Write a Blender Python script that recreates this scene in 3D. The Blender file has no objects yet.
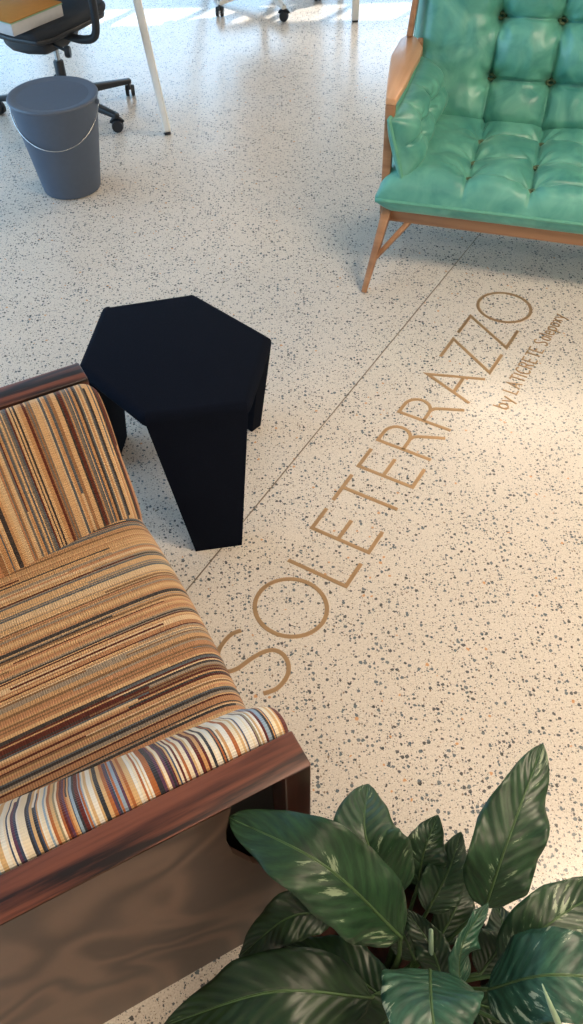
import bpy, bmesh, math, random
from mathutils import Vector, Matrix, noise
random.seed(7)
C = bpy.context.scene.collection
PI = math.pi
R = math.radians

# ------------------------------------------------------------------ camera
F, PITCH, ROLL, CAM_H = 840.0, R(48.348), R(-1.4046), 1.9
FW = Vector((0, math.cos(PITCH), -math.sin(PITCH)))
RT0 = Vector((1, 0, 0)); UP0 = RT0.cross(FW)
RT = RT0*math.cos(ROLL)+UP0*math.sin(ROLL)
UP = -RT0*math.sin(ROLL)+UP0*math.cos(ROLL)
CAM = Vector((0, 0, CAM_H))
cd = bpy.data.cameras.new('camera'); cam = bpy.data.objects.new('camera', cd); C.objects.link(cam)
cd.sensor_fit = 'VERTICAL'; cd.sensor_height = 36; cd.lens = F/1024*36; cd.clip_start = 0.02
m = Matrix((RT, UP, -FW)).transposed().to_4x4(); m.translation = CAM
cam.matrix_world = m
bpy.context.scene.camera = cam

def at(x, y, z=0.0):
    """point of the place at height z seen at x, y of the photograph (survey helper)"""
    d = FW*F+RT*(x-291.5)+UP*(512-y)
    return CAM+d*((z-CAM_H)/d.z)

# ------------------------------------------------------------------ helpers
def link(name, me, mat=None, parent=None, smooth=True):
    o = bpy.data.objects.new(name, me); C.objects.link(o)
    if mat: me.materials.append(mat)
    if parent: o.parent = parent
    if smooth:
        for p in me.polygons: p.use_smooth = True
    return o

def thing(name, label, cat, loc=(0, 0, 0), rotz=0, group=None):
    o = bpy.data.objects.new(name, None); C.objects.link(o)
    o.empty_display_size = .1
    o.location = loc; o.rotation_euler = (0, 0, rotz)
    o['label'] = label; o['category'] = cat
    if group: o['group'] = group
    return o

def tag(o, label, cat, group=None):
    o['label'] = label; o['category'] = cat
    if group: o['group'] = group
    return o

def mesh(name, verts, faces, mat=None, parent=None, smooth=True, uv=None):
    me = bpy.data.meshes.new(name)
    me.from_pydata([tuple(v) for v in verts], [], faces)
    if uv:
        l = me.uv_layers.new(name='UVMap')
        for lp in me.loops: l.data[lp.index].uv = uv[lp.vertex_index]
    bm = bmesh.new(); bm.from_mesh(me); bmesh.ops.recalc_face_normals(bm, faces=bm.faces); bm.to_mesh(me); bm.free()
    me.update()
    return link(name, me, mat, parent, smooth)

def bevel(o, w, seg=3, ang=30):
    b = o.modifiers.new('bevel', 'BEVEL'); b.width = w; b.segments = seg; b.limit_method = 'ANGLE'; b.angle_limit = R(ang)
    return o

def prism(name, pts, z0, z1, mat, parent=None, bev=0, seg=3):
    n = len(pts)
    vs = [(p[0], p[1], z0) for p in pts]+[(p[0], p[1], z1) for p in pts]
    fs = [tuple(range(n))[::-1], tuple(range(n, 2*n))]+[(i, (i+1) % n, n+(i+1) % n, n+i) for i in range(n)]
    o = mesh(name, vs, fs, mat, parent, smooth=bev > 0)
    if bev: bevel(o, bev, seg)
    return o

def box(name, lo, hi, mat, parent=None, bev=0, seg=3):
    return prism(name, [(lo[0], lo[1]), (hi[0], lo[1]), (hi[0], hi[1]), (lo[0], hi[1])], lo[2], hi[2], mat, parent, bev, seg)

def bar(name, a, b, w, t, mat, parent=None, w2=None, t2=None, side=None, bev=.003):
    """tapered rectangular bar from a to b; w along 'side', t across"""
    a = Vector(a); b = Vector(b); d = (b-a).normalized()
    side = Vector(side) if side else Vector((1, 0, 0))
    s = (side-d*side.dot(d)).normalized(); q = d.cross(s)
    w2 = w2 or w; t2 = t2 or t
    vs = []
    for p, ww, tt in ((a, w, t), (b, w2, t2)):
        for i, j in ((-1, -1), (1, -1), (1, 1), (-1, 1)): vs.append(p+s*ww/2*i+q*tt/2*j)
    fs = [(3, 2, 1, 0), (4, 5, 6, 7)]+[(i, (i+1) % 4, 4+(i+1) % 4, 4+i) for i in range(4)]
    o = mesh(name, vs, fs, mat, parent)
    if bev: bevel(o, bev, 2)
    return o

def frames(pts):
    pts = [Vector(p) for p in pts]; out = []
    t0 = (pts[1]-pts[0]).normalized()
    n = t0.orthogonal().normalized()
    for i, p in enumerate(pts):
        t = (pts[min(i+1, len(pts)-1)]-pts[max(i-1, 0)]).normalized()
        n = (n-t*n.dot(t)).normalized()
        out.append((p, t, n, t.cross(n)))
    return out

def tube(name, pts, r, mat, parent=None, seg=12, closed=False):
    """round tube along pts; r is a number or one per point"""
    rs = r if isinstance(r, (list, tuple)) else [r]*len(pts)
    vs = []; fs = []
    fr = frames(pts)
    for (p, t, n, b), rr in zip(fr, rs):
        for k in range(seg):
            a = 2*PI*k/seg; vs.append(p+(n*math.cos(a)+b*math.sin(a))*rr)
    N = len(pts)
    for i in range(N if closed else N-1):
        j = (i+1) % N
        for k in range(seg):
            l = (k+1) % seg
            fs.append((i*seg+k, i*seg+l, j*seg+l, j*seg+k))
    if not closed:
        fs.append(tuple(range(seg))[::-1]); fs.append(tuple((N-1)*seg+k for k in range(seg)))
    return mesh(name, vs, fs, mat, parent)

def lathe(name, prof, mat, parent=None, seg=48, loc=(0, 0, 0), axis='z'):
    vs = []; fs = []
    for (r, z) in prof:
        for k in range(seg):
            a = 2*PI*k/seg
            v = (r*math.cos(a), r*math.sin(a), z)
            if axis == 'y': v = (v[0], v[2], v[1])
            if axis == 'x': v = (v[2], v[0], v[1])
            vs.append(Vector(v)+Vector(loc))
    n = len(prof)
    for i in range(n-1):
        for k in range(seg):
            l = (k+1) % seg
            fs.append((i*seg+k, i*seg+l, (i+1)*seg+l, (i+1)*seg+k))
    fs.append(tuple(range(seg))[::-1]); fs.append(tuple((n-1)*seg+k for k in range(seg)))
    o = mesh(name, vs, fs, mat, parent)
    o.data.set_sharp_from_angle(angle=R(40))
    return o

def curve_pts(ctrl, n=16):
    """Catmull-Rom through ctrl"""
    P = [Vector(c) for c in ctrl]; P = [2*P[0]-P[1]]+P+[2*P[-1]-P[-2]]
    out = []
    for i in range(1, len(P)-2):
        for k in range(n):
            t = k/n
            out.append(.5*((2*P[i])+(P[i+1]-P[i-1])*t+(2*P[i-1]-5*P[i]+4*P[i+1]-P[i+2])*t*t+(3*P[i]-P[i-1]-3*P[i+1]+P[i+2])*t**3))
    out.append(P[-2].copy())
    return out

# ------------------------------------------------------------------ materials
def srgb(r, g, b):
    f = lambda c: (c/255/12.92) if c/255 <= .04045 else ((c/255+.055)/1.055)**2.4
    return (f(r), f(g), f(b), 1)

class NT:
    def __init__(s, name):
        s.m = bpy.data.materials.new(name); s.m.use_nodes = True
        s.t = s.m.node_tree; s.b = s.t.nodes['Principled BSDF']
    def n(s, typ, **kw):
        x = s.t.nodes.new(typ)
        for k, v in kw.items():
            if k.startswith('i_'):
                key = k[2:]; key = int(key) if key.isdigit() else key
                x.inputs[key].default_value = v
            else: setattr(x, k, v)
        return x
    def l(s, a, b): s.t.links.new(a, b)
    def math(s, op, a, b=None, c=None):
        x = s.n('ShaderNodeMath', operation=op)
        for i, v in enumerate((a, b, c)):
            if v is None: continue
            if isinstance(v, (int, float)): x.inputs[i].default_value = v
            else: s.l(v, x.inputs[i])
        return x.outputs[0]
    def mix(s, f, a, b, bt='MIX'):
        x = s.n('ShaderNodeMix', data_type='RGBA', blend_type=bt)
        for i, v in ((0, f), (6, a), (7, b)):
            if isinstance(v, (int, float, tuple)): x.inputs[i].default_value = v
            else: s.l(v, x.inputs[i])
        return x.outputs[2]
    def ramp(s, f, stops, interp='LINEAR'):
        x = s.n('ShaderNodeValToRGB'); r = x.color_ramp; r.interpolation = interp
        while len(r.elements) < len(stops): r.elements.new(.5)
        for e, (p, c) in zip(r.elements, stops): e.position = p; e.color = c
        s.l(f, x.inputs[0]); return x.outputs[0]
    def bump(s, h, strength, dist):
        x = s.n('ShaderNodeBump'); x.inputs['Strength'].default_value = strength; x.inputs['Distance'].default_value = dist
        s.l(h, x.inputs['Height']); s.l(x.outputs[0], s.b.inputs['Normal']); return x

def plain(name, col, rough=.5, metal=0, noise_amt=.08, nscale=40, coat=0, bump=0):
    N = NT(name)
    tc = N.n('ShaderNodeTexCoord'); nz = N.n('ShaderNodeTexNoise', i_Scale=nscale); nz.inputs['Detail'].default_value = 4
    N.l(tc.outputs['Object'], nz.inputs['Vector'])
    c = Vector(col[:3]); lo = tuple(c*(1-noise_amt))+(1,); hi = tuple(c*(1+noise_amt))+(1,)
    N.l(N.ramp(nz.outputs[0], [(.3, lo), (.7, hi)]), N.b.inputs['Base Color'])
    N.b.inputs['Roughness'].default_value = rough; N.b.inputs['Metallic'].default_value = metal
    N.b.inputs['Coat Weight'].default_value = coat
    if bump: N.bump(nz.outputs[0], bump, .002)
    if rough >= 1: N.b.inputs['Specular IOR Level'].default_value = .1
    return N.m

def terrazzo():
    N = NT('terrazzo')
    tc = N.n('ShaderNodeTexCoord')
    P = tc.outputs['Object']
    # matrix: fine speckle of pale aggregate
    n1 = N.n('ShaderNodeTexNoise', i_Scale=6.0); N.l(P, n1.inputs['Vector']); n1.inputs['Detail'].default_value = 3
    n2 = N.n('ShaderNodeTexNoise', i_Scale=260.0); N.l(P, n2.inputs['Vector']); n2.inputs['Detail'].default_value = 3
    base = N.ramp(n1.outputs[0], [(.3, srgb(214, 204, 192)), (.7, srgb(222, 212, 200))])
    base = N.mix(.6, base, N.ramp(n2.outputs[0], [(.3, srgb(190, 178, 163)), (.65, srgb(232, 224, 214))]))
    # warped coordinates so that chips are angular and irregular
    wn = N.n('ShaderNodeTexNoise', i_Scale=130.0); N.l(P, wn.inputs['Vector'])
    sub = N.n('ShaderNodeVectorMath', operation='SUBTRACT'); N.l(wn.outputs['Color'], sub.inputs[0]); sub.inputs[1].default_value = (.5, .5, .5)
    sc = N.n('ShaderNodeVectorMath', operation='SCALE'); N.l(sub.outputs[0], sc.inputs[0]); sc.inputs['Scale'].default_value = .007
    ad = N.n('ShaderNodeVectorMath', operation='ADD'); N.l(P, ad.inputs[0]); N.l(sc.outputs[0], ad.inputs[1])
    dens = N.n('ShaderNodeTexNoise', i_Scale=9.0); N.l(P, dens.inputs['Vector'])
    col = base
    chips = [  # scale, share, size, colours
        (300, .24, .30, [(0, srgb(150, 128, 108)), (.35, srgb(120, 110, 100)), (.6, srgb(96, 100, 104)), (.85, srgb(70, 78, 86))]),
        (150, .20, .36, [(0, srgb(128, 118, 108)), (.2, srgb(88, 96, 100)), (.5, srgb(62, 74, 84)), (.75, srgb(46, 52, 60)), (.9, srgb(120, 98, 76))]),
        (88, .17, .38, [(0, srgb(70, 88, 100)), (.35, srgb(48, 58, 68)), (.6, srgb(90, 102, 110)), (.8, srgb(36, 42, 48)), (.96, srgb(206, 150, 100))]),
    ]
    for (s, share, size, cols) in chips:
        v = N.n('ShaderNodeTexVoronoi', voronoi_dimensions='2D', i_Scale=float(s)); N.l(ad.outputs[0], v.inputs['Vector'])
        sep = N.n('ShaderNodeSeparateColor'); N.l(v.outputs['Color'], sep.inputs[0])
        # radius varies per chip, zero for cells without a chip
        thr = N.math('ADD', N.math('MULTIPLY', dens.outputs[0], .36), share-.18)
        has = N.math('LESS_THAN', sep.outputs[0], thr)
        rad = N.math('MULTIPLY', N.math('MULTIPLY_ADD', sep.outputs[1], .7, .5), size)
        msk = N.math('MULTIPLY', N.math('MULTIPLY', has, N.math('LESS_THAN', v.outputs['Distance'], rad)), .86)
        col = N.mix(msk, col, N.ramp(sep.outputs[2], cols, 'CONSTANT'))
    N.l(col, N.b.inputs['Base Color'])
    rn = N.n('ShaderNodeTexNoise', i_Scale=1.6); N.l(P, rn.inputs['Vector'])
    mr = N.n('ShaderNodeMapRange', i_3=.20, i_4=.28); N.l(rn.outputs[0], mr.inputs[0]); N.l(mr.outputs[0], N.b.inputs['Roughness'])
    bn = N.n('ShaderNodeTexNoise', i_Scale=3.0); N.l(P, bn.inputs['Vector'])
    N.bump(bn.outputs[0], .12, .01)
    N.b.inputs['IOR'].default_value = 1.56
    return N.m

def stripes(name, cols, scale, fine, breaks=.35):
    """woven stripes: vary along UV.x (metres), run along UV.y"""
    N = NT(name)
    uv = N.n('ShaderNodeUVMap'); sp = N.n('ShaderNodeSeparateXYZ'); N.l(uv.outputs[0], sp.inputs[0])
    s, t = sp.outputs[0], sp.outputs[1]
    v1 = N.n('ShaderNodeTexVoronoi', voronoi_dimensions='1D'); v1.inputs['Scale'].default_value = scale; N.l(s, v1.inputs['W'])
    c1 = N.n('ShaderNodeSeparateColor'); N.l(v1.outputs['Color'], c1.inputs[0])
    v2 = N.n('ShaderNodeTexVoronoi', voronoi_dimensions='1D'); v2.inputs['Scale'].default_value = fine; N.l(N.math('ADD', s, 3.7), v2.inputs['W'])
    c2 = N.n('ShaderNodeSeparateColor'); N.l(v2.outputs['Color'], c2.inputs[0])
    # dashes: stripes that change yarn part way along
    ts = N.math('ADD', N.math('MULTIPLY', t, 3.2), N.math('MULTIPLY', c2.outputs[1], 9.0))
    wn = N.n('ShaderNodeTexWhiteNoise', noise_dimensions='2D')
    cb = N.n('ShaderNodeCombineXYZ'); N.l(N.math('FLOOR', ts), cb.inputs[0]); N.l(N.math('MULTIPLY', c2.outputs[0], 97.0), cb.inputs[1])
    N.l(cb.outputs[0], wn.inputs['Vector'])
    isdash = N.math('LESS_THAN', wn.outputs['Value'], breaks)
    wc = N.n('ShaderNodeSeparateColor'); N.l(wn.outputs['Color'], wc.inputs[0])
    big = N.ramp(c1.outputs[0], cols, 'CONSTANT')
    small = N.ramp(c2.outputs[0], cols, 'CONSTANT')
    dash = N.ramp(wc.outputs[1], cols, 'CONSTANT')
    usesmall = N.math('LESS_THAN', c2.outputs[2], .5)
    col = N.mix(usesmall, big, small)
    col = N.mix(N.math('MULTIPLY', isdash, N.math('LESS_THAN', c1.outputs[1], .6)), col, dash)
    # weave: fine ribs across the stripes
    rib = N.math('SINE', N.math('MULTIPLY', t, 2*PI/.0048))
    rib2 = N.math('SINE', N.math('MULTIPLY', s, 2*PI/.0036))
    hgt = N.math('ADD', rib, N.math('MULTIPLY', rib2, .25))
    sh = N.n('ShaderNodeMapRange', i_1=-1.3, i_2=1.3, i_3=.92, i_4=1.04); N.l(hgt, sh.inputs[0])
    hs = N.n('ShaderNodeHueSaturation'); N.l(col, hs.inputs['Color']); N.l(sh.outputs[0], hs.inputs['Value'])
    N.l(hs.outputs[0], N.b.inputs['Base Color'])
    N.b.inputs['Roughness'].default_value = .9; N.b.inputs['Sheen Weight'].default_value = .15
    N.b.inputs['Specular IOR Level'].default_value = .2
    N.bump(hgt, .5, .0012)
    return N.m

def wood(name, dark, mid, light, axis=(1, 0, 0), scale=1.0, rough=.35, coat=.3, contrast=1.0, swirl=False):
    N = NT(name)
    tc = N.n('ShaderNodeTexCoord'); mp = N.n('ShaderNodeMapping'); N.l(tc.outputs['Object'], mp.inputs[0])
    st = [26.0, 26.0, 26.0]
    for i in range(3):
        if axis[i]: st[i] = 1.5
    mp.inputs['Scale'].default_value = [x*scale for x in st]
    src = mp.outputs[0]
    if swirl:
        mp.inputs['Scale'].default_value = (4.0, 4.0, 2.6)
        d = N.n('ShaderNodeTexNoise', i_Scale=.75); N.l(mp.outputs[0], d.inputs['Vector']); d.inputs['Detail'].default_value = 1.5; d.inputs['Distortion'].default_value = 1.2
        bands = N.math('SINE', N.math('MULTIPLY', d.outputs[0], 46.0))
        f = N.math('MULTIPLY_ADD', bands, .22, .5)
    else:
        d = N.n('ShaderNodeTexNoise', i_Scale=1.0); N.l(src, d.inputs['Vector']); d.inputs['Detail'].default_value = 6; d.inputs['Distortion'].default_value = 1.0
        f = d.outputs[0]
    g = N.n('ShaderNodeTexNoise', i_Scale=3.0); N.l(src, g.inputs['Vector']); g.inputs['Detail'].default_value = 8; g.inputs['Roughness'].default_value = .7
    fac = N.math('ADD', N.math('MULTIPLY', f, .75), N.math('MULTIPLY', g.outputs[0], .25))
    N.l(N.ramp(fac, [(.5-.16*contrast, dark), (.5, mid), (.5+.16*contrast, light)]), N.b.inputs['Base Color'])
    N.b.inputs['Roughness'].default_value = rough; N.b.inputs['Coat Weight'].default_value = coat; N.b.inputs['Coat Roughness'].default_value = .2
    N.bump(g.outputs[0], .12, .001)
    return N.m

def satin(name, col, col2):
    N = NT(name)
    tc = N.n('ShaderNodeTexCoord')
    n1 = N.n('ShaderNodeTexNoise', i_Scale=9.0); N.l(tc.outputs['Object'], n1.inputs['Vector']); n1.inputs['Detail'].default_value = 4; n1.inputs['Distortion'].default_value = .8
    n2 = N.n('ShaderNodeTexNoise', i_Scale=900.0); N.l(tc.outputs['Object'], n2.inputs['Vector'])
    c = N.ramp(n1.outputs[0], [(.3, col), (.7, col2)])
    N.l(c, N.b.inputs['Base Color'])
    N.b.inputs['Roughness'].default_value = .36; N.b.inputs['Sheen Weight'].default_value = .5; N.b.inputs['Sheen Roughness'].default_value = .3
    N.b.inputs['Sheen Tint'].default_value = srgb(190, 240, 220)
    N.b.inputs['Anisotropic'].default_value = .4
    h = N.math('ADD', N.math('MULTIPLY', n1.outputs[0], 1.0), N.math('MULTIPLY', n2.outputs[0], .02))
    N.bump(h, .35, .012)
    return N.m

def leafmat(name, a, b, pale, amount):
    N = NT(name)
    uv = N.n('ShaderNodeUVMap'); sp = N.n('ShaderNodeSeparateXYZ'); N.l(uv.outputs[0], sp.inputs[0])
    s, t = sp.outputs[0], sp.outputs[1]            # s along 0..1, t across -1..1
    at_ = N.math('ABSOLUTE', t)
    k = N.math('SUBTRACT', s, N.math('MULTIPLY', at_, .22))      # lateral vein coordinate
    cb = N.n('ShaderNodeCombineXYZ'); N.l(N.math('MULTIPLY', k, 26.0), cb.inputs[0]); N.l(N.math('MULTIPLY', t, 2.4), cb.inputs[1])
    oi = N.n('ShaderNodeObjectInfo'); N.l(N.math('MULTIPLY', oi.outputs['Random'], 40.0), cb.inputs[2])
    n1 = N.n('ShaderNodeTexNoise', i_Scale=1.0); N.l(cb.outputs[0], n1.inputs['Vector']); n1.inputs['Detail'].default_value = 5; n1.inputs['Roughness'].default_value = .65
    cb2 = N.n('ShaderNodeCombineXYZ'); N.l(N.math('MULTIPLY', k, 3.0), cb2.inputs[0]); N.l(N.math('MULTIPLY', t, 1.1), cb2.inputs[1]); N.l(N.math('MULTIPLY', oi.outputs['Random'], 17.0), cb2.inputs[2])
    n2 = N.n('ShaderNodeTexNoise', i_Scale=1.0); N.l(cb2.outputs[0], n2.inputs['Vector'])
    green = N.ramp(n1.outputs[0], [(.35, a), (.65, b)])
    pal = N.ramp(N.math('ADD', N.math('MULTIPLY', n1.outputs[0], .75), N.math('MULTIPLY', n2.outputs[0], .6)), [(.76-amount, (0, 0, 0, 1)), (.80-amount, (1, 1, 1, 1))])
    col = N.mix(N.math('MULTIPLY', pal, .75), green, pale)
    mid = N.math('LESS_THAN', at_, .035)
    col = N.mix(N.math('MULTIPLY', mid, .6), col, srgb(96, 128, 80))
    N.l(col, N.b.inputs['Base Color'])
    N.b.inputs['Roughness'].default_value = .40; N.b.inputs['Specular IOR Level'].default_value = .5
    vein = N.math('SINE', N.math('MULTIPLY', k, 75.0))
    mb = N.math('MINIMUM', N.math('MULTIPLY', at_, 10.0), 1.0)
    N.bump(N.math('ADD', N.math('MULTIPLY', vein, .4), mb), .6, .0016)
    return N.m

M = {}
M['terrazzo'] = terrazzo()
M['white_wall'] = plain('white_wall', srgb(232, 232, 230), .8, nscale=12, noise_amt=.02)
M['concrete_wall'] = plain('concrete_wall', srgb(158, 156, 154), .85, nscale=4, noise_amt=.06)
M['ceiling'] = plain('ceiling', srgb(176, 174, 172), .85, noise_amt=.02)
M['joint'] = plain('joint', srgb(128, 114, 96), .4, .3)
M['brass'] = plain('brass', srgb(186, 150, 110), .45, .6, nscale=15, noise_amt=.06)
M['bronze'] = plain('bronze', srgb(180, 144, 104), .45, .6, nscale=15, noise_amt=.06)
seatcols = [(0, srgb(204, 166, 122)), (.14, srgb(172, 126, 90)), (.26, srgb(212, 182, 144)), (.38, srgb(150, 134, 116)), (.48, srgb(84, 36, 26)),
            (.56, srgb(188, 148, 106)), (.68, srgb(62, 56, 54)), (.76, srgb(186, 136, 100)), (.86, srgb(128, 96, 68)), (.92, srgb(92, 96, 100))]
backcols = [(0, srgb(204, 166, 122)), (.16, srgb(92, 44, 32)), (.27, srgb(206, 176, 138)), (.38, srgb(112, 104, 96)), (.50, srgb(186, 140, 96)),
            (.61, srgb(60, 52, 50)), (.70, srgb(182, 130, 92)), (.80, srgb(150, 108, 74)), (.89, srgb(84, 88, 94))]
armcols = [(0, srgb(236, 222, 196)), (.16, srgb(206, 156, 104)), (.24, srgb(60, 74, 100)), (.32, srgb(236, 230, 218)), (.48, srgb(150, 172, 192)),
           (.56, srgb(98, 40, 38)), (.64, srgb(214, 178, 128)), (.74, srgb(52, 54, 62)), (.82, srgb(176, 104, 60)), (.89, srgb(94, 60, 84)), (.94, srgb(150, 138, 110))]
M['stripe_seat'] = stripes('stripe_seat', seatcols, 92, 240, .25)
M['stripe_back'] = stripes('stripe_back', backcols, 125, 250, .12)
M['stripe_arm'] = stripes('stripe_arm', armcols, 140, 290, .08)
M['rosewood'] = wood('rosewood', srgb(28, 18, 15), srgb(92, 51, 38), srgb(120, 70, 52), (1, 0, 0), 1.3, .38, .15, .62)
M['rosewood_up_shaded'] = wood('rosewood_up_shaded', srgb(26, 16, 13), srgb(58, 32, 26), srgb(80, 46, 36), (0, 0, 1), 1.0, .3, .4)  # upright grain; same wood darkened in the colour for the shaded posts
M['walnut_panel'] = wood('walnut_panel', srgb(66, 49, 40), srgb(86, 65, 53), srgb(104, 81, 67), (0, 0, 1), 1, .4, .15, 1.0, swirl=True)
M['ash'] = wood('ash', srgb(188, 138, 98), srgb(212, 160, 118), srgb(224, 178, 136), (0, 1, 0), .8, .4, .2, 1.3)
M['oak_rail'] = wood('oak_rail', srgb(132, 92, 64), srgb(160, 116, 82), srgb(180, 136, 100), (1, 0, 0), .8, .4, .2, 1.3)
M['green'] = satin('green_satin', srgb(66, 140, 130), srgb(112, 182, 162))
M['green_dark'] = plain('green_dark', srgb(96, 116, 88), .6)
M['green_pipe'] = plain('green_pipe', srgb(96, 164, 142), .5)
M['black_felt'] = plain('black_felt', srgb(13, 18, 30), 1.0, nscale=500, noise_amt=.25, bump=.3)
M['black_plastic'] = plain('black_plastic', srgb(30, 34, 40), .45)
M['black_mesh'] = plain('black_mesh', srgb(34, 40, 48), .8, nscale=300, noise_amt=.3, bump=.3)
M['grey_plastic'] = plain('grey_plastic', srgb(80, 92, 110), .55, noise_amt=.03)
M['grey_lid'] = plain('grey_lid', srgb(86, 97, 114), .5, noise_amt=.03)
M['steel'] = plain('steel', srgb(200, 200, 200), .25, 1, noise_amt=.02)
M['chrome'] = plain('chrome', srgb(180, 186, 190), .15, 1, noise_amt=.02)
M['white_metal'] = plain('white_metal', srgb(226, 224, 218), .4, noise_amt=.02)
M['white_top'] = plain('white_top', srgb(232, 232, 230), .35, noise_amt=.02)
M['paper_white'] = plain('paper_white', srgb(196, 196, 196), .8, noise_amt=.04)
M['folder_brown'] = plain('folder_brown', srgb(176, 122, 52), .7, noise_amt=.05)
M['folder_green'] = plain('folder_green', srgb(140, 176, 146), .7)
M['pot_black'] = plain('pot_black', srgb(14, 14, 15), .5)
M['bark'] = plain('bark', srgb(66, 34, 26), .9, nscale=60, noise_amt=.5, bump=1)
M['petiole'] = plain('petiole', srgb(66, 92, 52), .5, noise_amt=.15)
M['petiole_pale'] = plain('petiole_pale', srgb(150, 176, 146), .5, noise_amt=.1)
M['dry'] = plain('dry', srgb(172, 112, 66), .7, noise_amt=.15)
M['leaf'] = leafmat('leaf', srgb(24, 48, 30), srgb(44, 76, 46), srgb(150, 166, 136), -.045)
M['leaf_pale_sheen'] = leafmat('leaf_variegated_sheen', srgb(30, 62, 48), srgb(54, 96, 76), srgb(176, 190, 168), -.01)  # cream streaks, plus the bluish sheen of lit leaves put into the green
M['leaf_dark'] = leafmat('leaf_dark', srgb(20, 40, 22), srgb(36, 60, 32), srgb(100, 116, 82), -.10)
N = NT('lamp_diffuser'); N.b.inputs['Base Color'].default_value = (.9, .9, .9, 1)
N.b.inputs['Emission Color'].default_value = (1, .78, .55, 1); N.b.inputs['Emission Strength'].default_value = 6; M['diffuser'] = N.m
N = NT('window_glass'); N.b.inputs['Base Color'].default_value = (1, 1, 1, 1); N.b.inputs['Roughness'].default_value = .0
N.b.inputs['Transmission Weight'].default_value = 1; N.b.inputs['IOR'].default_value = 1.0; M['glass'] = N.m

# ------------------------------------------------------------------ room
def struct(o): o['kind'] = 'structure'; return o
X0, X1, Y0, Y1, ZC = -5.0, 5.0, -4.0, 9.0, 3.1
struct(box('floor', (X0, Y0, -.1), (X1, Y1, 0), M['terrazzo']))
struct(box('ceiling', (X0, Y0, ZC), (X1, Y1, ZC+.1), M['ceiling']))

def wall_with_holes(name, axis, pos, th, a0, a1, holes, mat):
    """wall in plane axis=pos from a0..a1; holes = (lo, hi, z0, z1) cut as a grid of cells"""
    xs = sorted({a0, a1, *[h[0] for h in holes], *[h[1] for h in holes]})
    zs = sorted({0, ZC, *[h[2] for h in holes], *[h[3] for h in holes]})
    bm = bmesh.new()
    for i in range(len(xs)-1):
        for j in range(len(zs)-1):
            cx, cz = (xs[i]+xs[i+1])/2, (zs[j]+zs[j+1])/2
            if any(h[0] < cx < h[1] and h[2] < cz < h[3] for h in holes): continue
            r = bmesh.ops.create_cube(bm, size=1)['verts']
            for v in r:
                a = xs[i]+(v.co.x+.5)*(xs[i+1]-xs[i]); z = zs[j]+(v.co.z+.5)*(zs[j+1]-zs[j]); d = pos+(v.co.y+.5)*th
                v.co = Vector((a, d, z)) if axis == 'y' else Vector((d, a, z))
    bmesh.ops.remove_doubles(bm, verts=bm.verts, dist=1e-5)
    me = bpy.data.meshes.new(name); bm.to_mesh(me); bm.free()
    return struct(link(name, me, mat, smooth=False))

SUN_AZ = Vector((-.6, -.8))           # horizontal travel direction of sunlight
TAN = .62
# clerestory height range chosen so that the patch of sun lands 2.9-3.3 m from the wall
def hz(y): return (Y1-y)/.8*TAN
zc0, zc1 = hz(6.12), hz(5.7)
far_low = [(-4.4, -2.3, .5, 1.9), (-2.0, 0.1, .5, 1.9), (.4, 2.5, .5, 1.9), (2.8, 4.6, .5, 1.9)]
far_high = [(-4.4, 4.6, zc0, zc1)]
wall_with_holes('wall_far', 'y', Y1, .12, X0, X1, far_low+far_high, M['white_wall'])
left_h = [(.2, 2.2, .6, 2.5), (2.5, 4.5, .6, 2.5), (4.8, 6.8, .6, 2.5)]
wall_with_holes('wall_left', 'x', X0-.12, .12, Y0, Y1, left_h, M['white_wall'])
wall_with_holes('wall_right', 'x', X1, .12, Y0, Y1, [], M['concrete_wall'])
wall_with_holes('wall_near', 'y', Y0-.12, .12, X0, X1, [], M['concrete_wall'])
nw = 1
def window(axis, pos, h, nm, sun_blind=False):
    global nw
    w = bpy.data.objects.new('window_%d' % nw, None); C.objects.link(w); w['kind'] = 'structure'; nw += 1
    a0, a1, z0, z1 = h
    def b(name, A0, A1, Z0, Z1, d0, d1, mat):
        if axis == 'y': return box(name, (A0, pos+d0, Z0), (A1, pos+d1, Z1), mat, w)
        return box(name, (pos+d0, A0, Z0), (pos+d1, A1, Z1), mat, w)
    for (A0, A1, Z0, Z1) in ((a0, a1, z0, z0+.03), (a0, a1, z1-.03, z1), (a0, a0+.03, z0+.03, z1-.03), (a1-.03, a1, z0+.03, z1-.03)):
        b('window_frame', A0, A1, Z0, Z1, .03, .08, M['white_metal'])
    for k in range(1, nm):
        x = a0+(a1-a0)*k/nm
        b('mullion', x-.018, x+.018, z0+.03, z1-.03, .03, .08, M['white_metal'])
    if sun_blind:
        b('added_sun_blind', a0+.03, a1-.03, z0+.03, z1-.03, .09, .095, M['sun_blind'])  # unseen blind, added to keep direct sun out of the low windows
    return w
N = NT('added_sun_blind_cloth')
N.b.inputs['Base Color'].default_value = srgb(225, 232, 240); N.b.inputs['Roughness'].default_value = .9
tr = N.n('ShaderNodeBsdfTranslucent'); tr.inputs[0].default_value = srgb(215, 228, 242)
mx = N.n('ShaderNodeMixShader'); mx.inputs[0].default_value = .6
N.l(N.b.outputs[0], mx.inputs[1]); N.l(tr.outputs[0], mx.inputs[2]); N.l(mx.outputs[0], N.t.nodes['Material Output'].inputs[0])
M['sun_blind'] = N.m
for h in far_low: window('y', Y1, h, 4, True)
window('y', Y1, far_high[0], 19)
for h in left_h: window('x', X0-.12, h, 3)

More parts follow.
